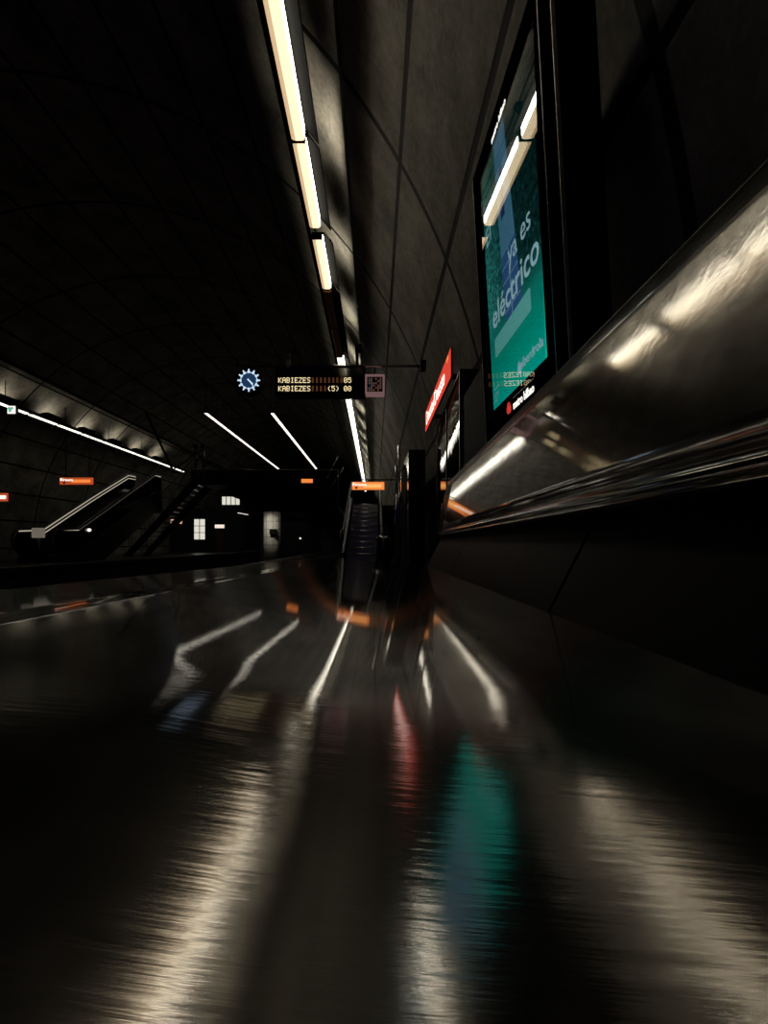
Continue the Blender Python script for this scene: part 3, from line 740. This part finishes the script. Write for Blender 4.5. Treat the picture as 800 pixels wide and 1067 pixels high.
def hang_sign(name, label, cat, x0, y0, x1, y1, Y, face, rim, txt=None, ztop=None, tint=None, group=None):
    xa, zb_ = px(x0, y1, Y); xb2, zt = px(x1, y0, Y)
    w = (xb2 - xa) / 2; h = zt - zb_
    t = thing(name, label, cat, ((xa + xb2) / 2, Y, zb_), group)
    bm = B(); box(bm, -w, w, -0.04, 0.06, 0, h, 0, min(0.01, h * .1)); obj('box', bm, rim, t)
    bm = B(); box(bm, -w * 0.985, w * 0.985, -0.044, -0.04, h * 0.05, h * 0.95); fc = obj('face', bm, face, t)
    if tint:
        bm = B(); prism(bm, [(-w * 0.3, h * .3), (w * 0.8, h * .3), (w * .84, h * .55), (w * 0.8, h * .7), (-w * 0.3, h * .7)], 'y', -0.046, -0.044); obj('arrow_band', bm, tint, fc)
    if txt:
        text('lettering', txt, h * 0.48, WHITE, fc, (-w * 0.80, -0.046, h * 0.50), 0.002, h * 0.012, rot=(PI / 2, 0, 0))
        bm = B(); box(bm, -w * 0.95, -w * 0.84, -0.047, -0.044, h * 0.52, h * 0.86); obj('pictogram', bm, WHITE, fc)
        bm = B(); prism(bm, [(-w * .72, h * .12), (-w * .62, h * .32), (-w * .66, h * .32), (-w * .66, h * .42), (-w * .78, h * .42), (-w * .78, h * .32), (-w * .82, h * .32)], 'y', -0.047, -0.044); obj('arrow', bm, BLACKP, fc)
    if ztop:
        for s in (-0.7, 0.7):
            bm = B(); tube(bm, [(s * w, 0, h - 0.005), (s * w, 0, ztop - zb_)], 0.01, 8); obj('hanger', bm, BLACKP, t)
    return t
ORF = emit('sign_orange_light', (1.0, 0.44, 0.14), 1.15)
hang_sign('exit_sign', 'bright orange exit sign above the escalator straight ahead', 'sign', 366.5, 502, 400.5, 511, 14.0, ORANGE, REDRIM, 'Irteera', H + 2.05, ORF)
bm = B(); tube(bm, [(-0.95, 14.0, H + 2.06), (0.78, 14.0, H + 2.06)], 0.02, 8); tag(obj('sign_rail', bm, DARKST), 'thin dark rail carrying the orange exit sign over the escalator', 'rail')
hang_sign('exit_sign', 'deep orange exit sign over the far left escalator', 'sign', 63, 497.5, 98.5, 505.5, 12.2, ORANGE2, REDRIM, 'Irteera', H + 3.2, ORANGE)
hang_sign('exit_sign', 'tiny orange sign at the right end of the footbridge', 'sign', 314, 499, 326, 503.5, 19.7, ORANGE, REDRIM)
hang_sign('wall_sign', 'red sign with white panel cut off by the left edge of the picture', 'sign', -16, 513.5, 10, 523, 11.8, ORANGE2, REDRIM, None, None, WHITE)
hang_sign('lit_notice', 'small pinkish lit sign hanging under the far stairs', 'sign', 178, 541, 190, 546, 22.0, emit('sign_pink', (1.0, 0.55, 0.38), 0.8), REDRIM, None, H + 1.6)
hang_sign('door_sign', 'small white lit sign above the brown door', 'sign', 224, 546.5, 234, 550.5, YW - 0.12, emit('sign_warm', (1.0, 0.85, 0.7), 0.95), GREYP)
ex = hang_sign('emergency_sign', 'small green and white exit sign below the far left lamp row', 'sign', 9, 423, 17.5, 432, 12.0, WHITE, GREYP, None, LZ)
bm = B(); box(bm, -0.10, 0.05, -0.048, -0.044, 0.13, 0.19); box(bm, -0.08, 0.0, -0.048, -0.044, 0.06, 0.13); obj('pictogram', bm, GREEN, ex)
# strip lamp and tiled pier under the footbridge; an added spot lights the pier
pxx, _ = px(283.5, 0, 25.0)
pier = thing('tiled_pier', 'round pale tiled pier with a dark square box under the footbridge', 'pier', (pxx, 25.0, 0))
bm = B(); lathe(bm, [(0.48, -1.2), (0.48, H + 1.8)], 0, 0, 40); o = obj('shaft', bm, TILE_W, pier)
bm = B()
for z in (0.0, 0.45, 0.9, 1.35, 1.8):
    tube(bm, [(0.482 * math.cos(2 * PI * k / 40), 0.482 * math.sin(2 * PI * k / 40), z) for k in range(40)], 0.009, 6, closed=True)
for k in range(8):
    a = 2 * PI * (k + 0.4) / 8; tube(bm, [(0.482 * math.cos(a), 0.482 * math.sin(a), -0.6), (0.482 * math.cos(a), 0.482 * math.sin(a), H + 1.8)], 0.009, 6)
obj('tile_joints', bm, BLACKP, pier)
bm = B(); box(bm, 0.0, 0.38, -0.66, -0.42, H + 0.50, H + 0.80, 0, 0.02); obj('equipment_box', bm, BLACKP, pier)
ul = thing('strip_lamp', 'short lit strip lamp under the footbridge left of the tiled pier', 'lamp', (px(253, 0, 24)[0], 24.0, H + 1.62))
bm = B(); prism(bm, [(-0.28, 0.05), (-0.28, 0.08), (0.28, -0.02), (0.28, -0.05)], 'y', -0.05, 0.05); obj('diffuser', bm, WHITE, ul)
bm = B(); prism(bm, [(-0.3, 0.08), (-0.3, 0.13), (0.3, 0.03), (0.3, -0.02)], 'y', -0.07, 0.07); obj('housing', bm, HOUS, ul)
ld = bpy.data.lights.new('added_pier_spot', 'SPOT'); ld.energy = 55; ld.color = (1, 0.93, 0.78); ld.spot_size = math.radians(70); ld.spot_blend = 0.8; ld.shadow_soft_size = 0.08  # unseen spot added to brighten the pier
lo_ = bpy.data.objects.new('added_pier_spot', ld); COL.objects.link(lo_); lo_.location = (pxx - 0.1, 23.2, H + 1.7)
lo_.rotation_euler = (Vector((pxx, 25.0, H + 0.6)) - lo_.location).to_track_quat('-Z', 'Y').to_euler()
sg = thing('signal_lamp', 'tiny white signal light in the dark tunnel right of the pier', 'signal', (px(313, 0, 27)[0], 27.0, -1.2))
bm = B(); tube(bm, [(0, 0, 0), (0, 0, 2.0)], 0.04, 8); obj('post', bm, BLACKP, sg)
bm = B(); box(bm, -0.12, 0.12, -0.08, 0.08, 1.85, 2.25, 0, 0.02); obj('head', bm, BLACKP, sg)
bm = B(); box(bm, -0.05, 0.05, -0.09, -0.08, 2.0, 2.1, 0, 0.003); obj('lens', bm, WHITE, sg)

# stairs climbing sideways to the footbridge on the far platform
stt = thing('staircase', 'dark open-tread staircase climbing right towards the footbridge', 'staircase', (0, 0, 0))
n = 16; xA, xB, zA, zB = -10.4, -7.6, 0.0, H + 2.55
for k in range(n):
    x = xA + (xB - xA) * k / n; z = zA + (zB - zA) * (k + 1) / n
    bm = B(); box(bm, x, x + 0.22, 18.0, 19.4, z - 0.04, z, 0, 0.004); obj('tread', bm, STEPM, stt)
for yy in (17.98, 19.42):
    bm = B(); prism(bm, [(xA - 0.1, 0), (xA + 0.25, 0), (xB + 0.2, zB - 0.15), (xB + 0.2, zB + 0.12), (xB, zB + 0.12)], 'y', yy - 0.02, yy + 0.02); obj('stringer', bm, BLACKP, stt)
    bm = B(); tube(bm, [(xA, yy, 0.95), (xB, yy, zB + 0.95), (xB + 0.3, yy, zB + 0.95)], 0.022, 8)
    for q in (0.05, 0.35, 0.65, 0.95): tube(bm, [(xA + (xB - xA) * q, yy, zB * q), (xA + (xB - xA) * q, yy, zB * q + 0.95)], 0.015, 6)
    obj('handrail', bm, DARKST, stt)
bm = B(); box(bm, xB + 0.24, mx(199) + 2.2, 17.96, 19.9, zB - 0.12, zB); obj('landing', bm, BLACKP, stt)

# stays and posts near the footbridge
def rod(name, label, a, b, r, mat, cat, group=None):
    bm = B(); tube(bm, [a, b], r, 8); return tag(obj(name, bm, mat), label, cat, group)
def w3(x, y, Y): a = px(x, y, Y); return (a[0], Y, a[1])
rod('tension_rod', 'black diagonal stay crossing the lit vault above the far stairs', w3(152, 430, 17.6), w3(180, 490, 19.3), 0.05, BLACKP, 'rod')
rod('tension_rod', 'black stay leaning right between the far lamp row and the footbridge', w3(214, 466, 19.5), w3(181, 489, 19.5), 0.035, BLACKP, 'rod')
rod('tension_rod', 'bright thin stay left of the escalator, upper of the two', w3(341, 498, 17.0), w3(352, 475, 17.0), 0.016, CHROME, 'rod')
rod('tension_rod', 'bright thin stay left of the escalator, lower of the two', w3(345, 508, 17.0), w3(358, 487, 17.0), 0.016, CHROME, 'rod')
for x, lb in ((204, 'dark post left of its twin at the left end of the footbridge'), (212, 'dark post right of its twin at the left end of the footbridge')):
    a = w3(x, 466, YM + 0.1); b = w3(x, 488.8, YM + 0.1)
    t = thing('post', lb, 'post', b)
    bm = B(); tube(bm, [(0, 0, 0), (0, 0, a[2] - b[2])], 0.06, 10); obj('shaft', bm, DARKST, t)
    bm = B(); box(bm, -0.10, 0.10, -0.08, 0.08, (a[2] - b[2]) - 0.05, (a[2] - b[2]) + 0.12, 0, 0.01); obj('cap', bm, BLACKP, t)
# conduits on the left vault
for i, (za, lb) in enumerate(((5.0, 'black conduit running above the far left lamp row'),)):
    ang = math.asin(za / (VR - 0.06)); xx = VCX - (VR - 0.06) * math.cos(ang)
    rod('conduit', lb, (xx + .1, 6, H + za), (xx + .1, 30, H + za), 0.05, BLACKP, 'conduit')

# lift shaft with polished posts at the right wall, bin in front of it
lf = thing('lift_shaft', 'tall black lift enclosure with polished posts beside the escalator', 'lift', (0, 9.0, 0))
bm = B(); box(bm, 0.53, 0.80, -2.1, 1.1, 0, H + 1.5, 0, 0.01); obj('body', bm, BLACKG, lf)
for x, z in ((0.43, 1.62), (0.49, 2.02)):
    bm = B(); tube(bm, [(x, -0.05, 0.0), (x, -0.05, H + z)], 0.035, 14); obj('post', bm, CHROME, lf)
bm = B(); box(bm, 0.52, 0.53, -1.6, -0.4, 0.1, H + 1.3); obj('door', bm, BLACKP, lf)
bn = thing('litter_bin', 'small dark metal bin at the foot of the escalator', 'bin', (0.17, 9.4, 0))
bm = B(); lathe(bm, [(0.15, 0.0), (0.16, 0.02), (0.16, 0.60), (0.15, 0.62)], 0, 0, 28); obj('body', bm, DARKST, bn)
bm = B(); lathe(bm, [(0.165, 0.62), (0.165, 0.66), (0.12, 0.70), (0.05, 0.71)], 0, 0, 28); obj('lid', bm, CHROME, bn)
nb = thing('notice_box', 'small pale box beside the foot of the far left escalator', 'box', (px(40, 0, 11.3)[0], 11.3, 0))
bm = B(); tube(bm, [(0, 0, 0), (0, 0, 0.75)], 0.03, 8); obj('post', bm, DARKST, nb)
bm = B(); box(bm, -0.15, 0.15, -0.05, 0.05, 0.69, 0.95, 0, 0.02); obj('panel', bm, emit('notice_glow', (0.5, 0.42, 0.34), 0.28), nb)

# ------------------------------------------------------------------ world, camera, view
w = bpy.data.worlds.new('World'); sc.world = w; w.use_nodes = True
w.node_tree.nodes['Background'].inputs[0].default_value = (0.14, 0.11, 1.0, 1)
w.node_tree.nodes['Background'].inputs[1].default_value = 0.012
cam = bpy.data.cameras.new('camera'); co = bpy.data.objects.new('camera', cam); COL.objects.link(co)
co.location = (0, 0, H); co.rotation_euler = (PI / 2, 0, 0)
cam.sensor_fit = 'VERTICAL'; cam.sensor_height = 36; cam.sensor_width = 27; cam.lens = F * 36 / 1067
cam.shift_x = 9 / 1067; cam.shift_y = 32.5 / 1067
cam.clip_start = 0.005; cam.clip_end = 200
sc.camera = co
sc.view_settings.view_transform = 'Standard'; sc.view_settings.look = 'None'
sc.view_settings.gamma = 1.0; sc.view_settings.exposure = 0.0; sc.view_settings.use_curve_mapping = False
sc.cycles.use_denoising = True
sc.cycles.sample_clamp_indirect = 4.0
sc.cycles.max_bounces = 8
